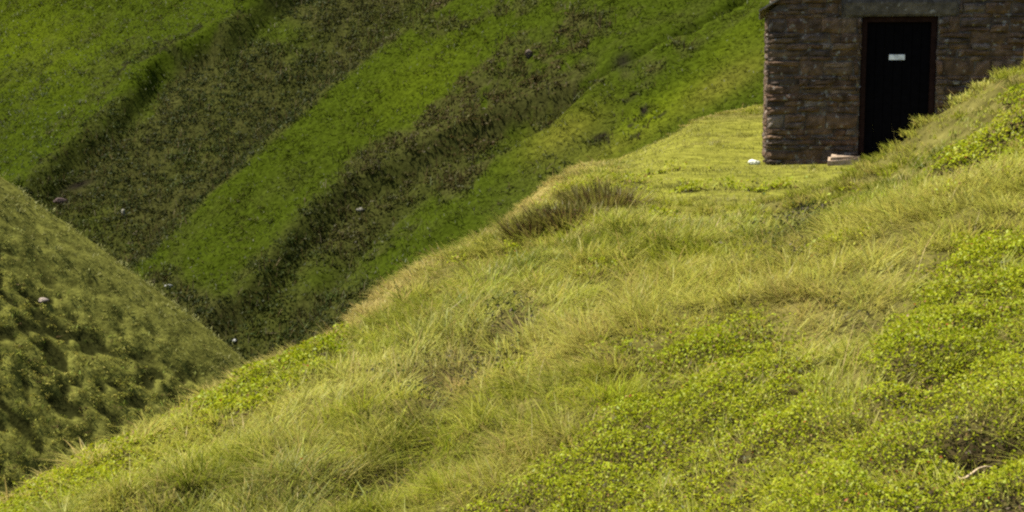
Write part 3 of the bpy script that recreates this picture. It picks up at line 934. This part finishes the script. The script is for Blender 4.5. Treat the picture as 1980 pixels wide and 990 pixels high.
def boxes_obj(name, boxes, col, mat, parent, bevel=0.008, jitter=0.0, seed=0):
    bm = bmesh.new()
    rg = random.Random(seed)
    for b in boxes:
        V, Q = box_verts(*b)
        vs = [bm.verts.new((v[0] + rg.uniform(-jitter, jitter), v[1] + rg.uniform(-jitter, jitter), v[2] + rg.uniform(-jitter, jitter))) for v in V]
        for q in Q: bm.faces.new([vs[i] for i in q])
    if bevel: bmesh.ops.bevel(bm, geom=list(bm.edges), offset=bevel, segments=2, affect='EDGES')
    me = bpy.data.meshes.new(name); bm.to_mesh(me); bm.free()
    a = me.attributes.new('col', 'FLOAT_COLOR', 'POINT')
    cc = np.ones((len(me.vertices), 4), np.float32); cc[:, :3] = col
    a.data.foreach_set('color', cc.ravel())
    return link_mesh(name, me, mat, parent)


def build_hut():
    W, Dp, EAVE = 3.72, 4.6, 2.12
    PITCHR = math.tan(math.radians(36))
    XD0, XD1, ZD = 1.255, 2.215, 2.045
    hut = bpy.data.objects.new('stone_hut', None); COL.objects.link(hut)
    hut.location = HUT_POS; hut.rotation_euler = (0, 0, HUT_ROT)
    tag(hut, 'small dark gritstone hut with black door, half hidden by the grassy bank', 'hut')
    gable = lambda x: EAVE + PITCHR * min(max(x, 0), max(W - x, 0))
    flat = lambda x: EAVE
    allV, allQ, allC = [], [], []

    def add(V, Q, C, fn):
        o = len(allV)
        allV.extend(fn(v) for v in V); allQ.extend(tuple(i + o for i in q) for q in Q); allC.extend(C)
    # front, left, right, back faces
    V, Q, C = panel_stones(W, gable, [(XD0 - 0.02, XD1 + 0.02, -0.05, ZD), (XD0 - 0.28, XD1 + 0.28, ZD, ZD + 0.21)], 3)
    add(V, Q, C, lambda v: v)
    V, Q, C = panel_stones(Dp, flat, [], 5)
    add(V, Q, C, lambda v: (v[1], Dp - v[0], v[2]))
    V, Q, C = panel_stones(Dp, flat, [], 6)
    add(V, Q, C, lambda v: (W - v[1], v[0], v[2]))
    V, Q, C = panel_stones(W, gable, [], 7)
    add(V, Q, C, lambda v: (W - v[0], Dp - v[1], v[2]))
    # rubble core with the doorway left open
    core = []
    t = 0.38

    def quad(a, b, c, d, col=(0.085, 0.072, 0.058)):
        o = len(allV); allV.extend([a, b, c, d]); allQ.append((o, o + 1, o + 2, o + 3)); allC.extend([col] * 4)
    e = 0.004
    for yy in (e, Dp - e):
        if yy < 1:
            quad((0, yy, -.4), (XD0 - .02, yy, -.4), (XD0 - .02, yy, EAVE), (0, yy, EAVE))
            quad((XD1 + .02, yy, -.4), (W, yy, -.4), (W, yy, EAVE), (XD1 + .02, yy, EAVE))
            quad((XD0 - .02, yy, ZD), (XD1 + .02, yy, ZD), (XD1 + .02, yy, EAVE), (XD0 - .02, yy, EAVE))
        else:
            quad((0, yy, -.4), (W, yy, -.4), (W, yy, EAVE), (0, yy, EAVE))
        o = len(allV); allV.extend([(0, yy, EAVE), (W, yy, EAVE), (W / 2, yy, EAVE + PITCHR * W / 2)]); allQ.append((o, o + 1, o + 2)); allC.extend([(0.085, 0.072, 0.058)] * 3)
    quad((e, 0, -.4), (e, Dp, -.4), (e, Dp, EAVE), (e, 0, EAVE)); quad((W - e, 0, -.4), (W - e, Dp, -.4), (W - e, Dp, EAVE), (W - e, 0, EAVE))
    # reveals of the doorway
    quad((XD0 - .02, 0, -.4), (XD0 - .02, t, -.4), (XD0 - .02, t, ZD), (XD0 - .02, 0, ZD)); quad((XD1 + .02, 0, -.4), (XD1 + .02, t, -.4), (XD1 + .02, t, ZD), (XD1 + .02, 0, ZD))
    quad((XD0 - .02, 0, ZD), (XD1 + .02, 0, ZD), (XD1 + .02, t, ZD), (XD0 - .02, t, ZD))
    f4 = [q for q in allQ if len(q) == 4]; f3 = [q for q in allQ if len(q) == 3]
    mesh_np('wall', allV, [np.array(f4), np.array(f3)], np.array(allC), M_STONE, hut)
    boxes_obj('lintel', [(XD0 - 0.26, XD1 + 0.26, -0.045, 0.3, ZD + 0.004, ZD + 0.2)], (0.085, 0.072, 0.052), M_STONE, hut, 0.02, 0.006, 2)
    boxes_obj('door_frame', [(XD0 - 0.015, XD0 + 0.06, 0.05, 0.16, -0.1, ZD - 0.004), (XD1 - 0.06, XD1 + 0.015, 0.05, 0.16, -0.1, ZD - 0.004), (XD0 + 0.061, XD1 - 0.061, 0.05, 0.16, ZD - 0.075, ZD - 0.004)], (0.020, 0.010, 0.008), M_WOOD, hut, 0.005)
    n = 7; w = (XD1 - XD0 - 0.12) / n
    pl = [(XD0 + 0.06 + k * w + 0.002, XD0 + 0.06 + (k + 1) * w - 0.002, 0.11 + 0.002 * (k % 2), 0.15, -0.1, ZD - 0.08) for k in range(n)]
    door = boxes_obj('door', pl, (0.0025, 0.0022, 0.003), M_WOOD, hut, 0.004)
    zs = 1.50
    xs = 1.72
    s = boxes_obj('sign_plate', [(xs - 0.105, xs + 0.105, 0.098, 0.108, zs - 0.036, zs + 0.036)], (0.60, 0.62, 0.64), M_WOOD, door, 0.002)
    boxes_obj('doorstep', [(XD0 - 0.42, XD0 - 0.005, -0.40, -0.07, -0.2, 0.175), (XD0 + 0.005, XD1 + 0.06, -0.38, -0.07, -0.2, 0.13), (XD0 - 0.30, XD0 + 0.12, -0.72, -0.43, -0.2, 0.06)], (0.27, 0.20, 0.135), M_STONE, hut, 0.04, 0.035, 4)
    # stone slate roof
    V, Q, C = [], [], []
    rg = random.Random(9)
    for side in (0, 1):
        sl = math.hypot(W / 2 + 0.12, (W / 2 + 0.12) * PITCHR)
        rows = 9
        for r_ in range(rows):
            a0 = sl * r_ / rows - 0.03; a1 = a0 + sl / rows + 0.12
            y = -0.09
            while y < Dp + 0.09:
                wd = rg.uniform(0.25, 0.5)
                y1 = min(y + wd, Dp + 0.1)
                th = rg.uniform(0.022, 0.035); lift = rg.uniform(0, 0.008)
                o = len(V)
                k = rg.uniform(0.7, 1.25)
                ang = math.atan(PITCHR)
                for (aa, hh) in ((a0, 0.045 + lift), (a1, 0.012)):
                    for yy in (y + 0.004, y1 - 0.004):
                        for tt in (0, th):
                            px = -0.07 + aa * math.cos(ang) - (hh + tt) * math.sin(ang)
                            pz = EAVE - 0.07 * PITCHR + 0.03 + aa * math.sin(ang) + (hh + tt) * math.cos(ang)
                            px += rg.uniform(-.004, .004)
                            if side: px = W - px
                            V.append((px, yy, pz)); C.append(tuple(c * k for c in (0.17, 0.15, 0.12)))
                Q += [(o, o + 2, o + 3, o + 1), (o + 4, o + 5, o + 7, o + 6), (o, o + 1, o + 5, o + 4), (o + 2, o + 6, o + 7, o + 3), (o + 1, o + 3, o + 7, o + 5), (o, o + 4, o + 6, o + 2)]
                y = y1
    roof = mesh_np('roof', V, [np.array(Q)], np.array(C), M_STONE, hut)
    zr = EAVE + PITCHR * W / 2 + 0.06
    boxes_obj('ridge_stones', [(W / 2 - 0.14, W / 2 + 0.14, -0.1 + 0.6 * k, 0.49 + 0.6 * k, zr, zr + 0.09) for k in range(8)], (0.15, 0.13, 0.105), M_STONE, roof, 0.03, 0.01, 6)


build_hut()


# ------------------------------------------------------------------ bleached twig
def twig(pts_uv, rad, label):
    g, _ = ground_hit(*pts_uv[len(pts_uv) // 2][:2])
    P = [at(u, v, g[1] + off) for (u, v, off) in pts_uv]
    o0 = P[0].copy()
    cu = bpy.data.curves.new('dead_twig', 'CURVE'); cu.dimensions = '3D'; cu.bevel_depth = rad; cu.bevel_resolution = 3
    sp = cu.splines.new('POLY'); sp.points.add(len(P) - 1)
    for i, p in enumerate(P):
        q = p - o0; sp.points[i].co = (*q, 1); sp.points[i].radius = 1.0 - 0.65 * i / (len(P) - 1)
    tmp = bpy.data.objects.new('tmp', cu)
    COL.objects.link(tmp)
    me = bpy.data.meshes.new_from_object(tmp.evaluated_get(bpy.context.evaluated_depsgraph_get()))
    bpy.data.objects.remove(tmp)
    a = me.attributes.new('col', 'FLOAT_COLOR', 'POINT')
    cc = np.ones((len(me.vertices), 4), np.float32); cc[:, :3] = (0.42, 0.32, 0.19)
    a.data.foreach_set('color', cc.ravel())
    me.materials.clear()
    o = link_mesh('dead_twig', me, M_TWIG); o.location = o0
    tag(o, label, 'twig')


twig([(1848, 921, -0.30), (1857, 927, -0.31), (1868, 924, -0.30), (1880, 915, -0.28), (1892, 906, -0.26), (1905, 902, -0.25), (1920, 904, -0.22), (1936, 910, -0.16)], 0.0055, 'bleached crooked twig lying over dark hollow in the bilberry')


# ------------------------------------------------------------------ light
SUN_EL = math.radians(61)
sx, sy = -0.90, 0.20
az_l = math.hypot(sx, sy)
sdir = Vector((sx / az_l * math.cos(SUN_EL), sy / az_l * math.cos(SUN_EL), math.sin(SUN_EL)))
sun_d = bpy.data.lights.new('sun', 'SUN'); sun_d.energy = 4.5; sun_d.angle = math.radians(0.5); sun_d.color = (1.0, 0.95, 0.86)
sun = bpy.data.objects.new('sun', sun_d); COL.objects.link(sun)
sun.rotation_euler = sdir.to_track_quat('Z', 'Y').to_euler()
w = bpy.data.worlds.new('World'); scene.world = w; w.use_nodes = True
nt = w.node_tree
bg = nt.nodes['Background']
sky = nt.nodes.new('ShaderNodeTexSky'); sky.sky_type = 'NISHITA'; sky.sun_disc = False
sky.sun_elevation = SUN_EL
sky.sun_rotation = math.atan2(sdir.x, sdir.y)
sky.air_density = 1.0; sky.dust_density = 2.0
nt.links.new(sky.outputs[0], bg.inputs['Color']); bg.inputs['Strength'].default_value = 0.07

scene.view_settings.view_transform = 'Standard'
scene.view_settings.look = 'None'
scene.view_settings.exposure = 1.45
scene.view_settings.gamma = 1.0
scene.cycles.max_bounces = 5
scene.cycles.diffuse_bounces = 3
scene.cycles.transmission_bounces = 2
scene.cycles.glossy_bounces = 1
scene.cycles.filter_width = 2.3
scene.cycles.use_denoising = False
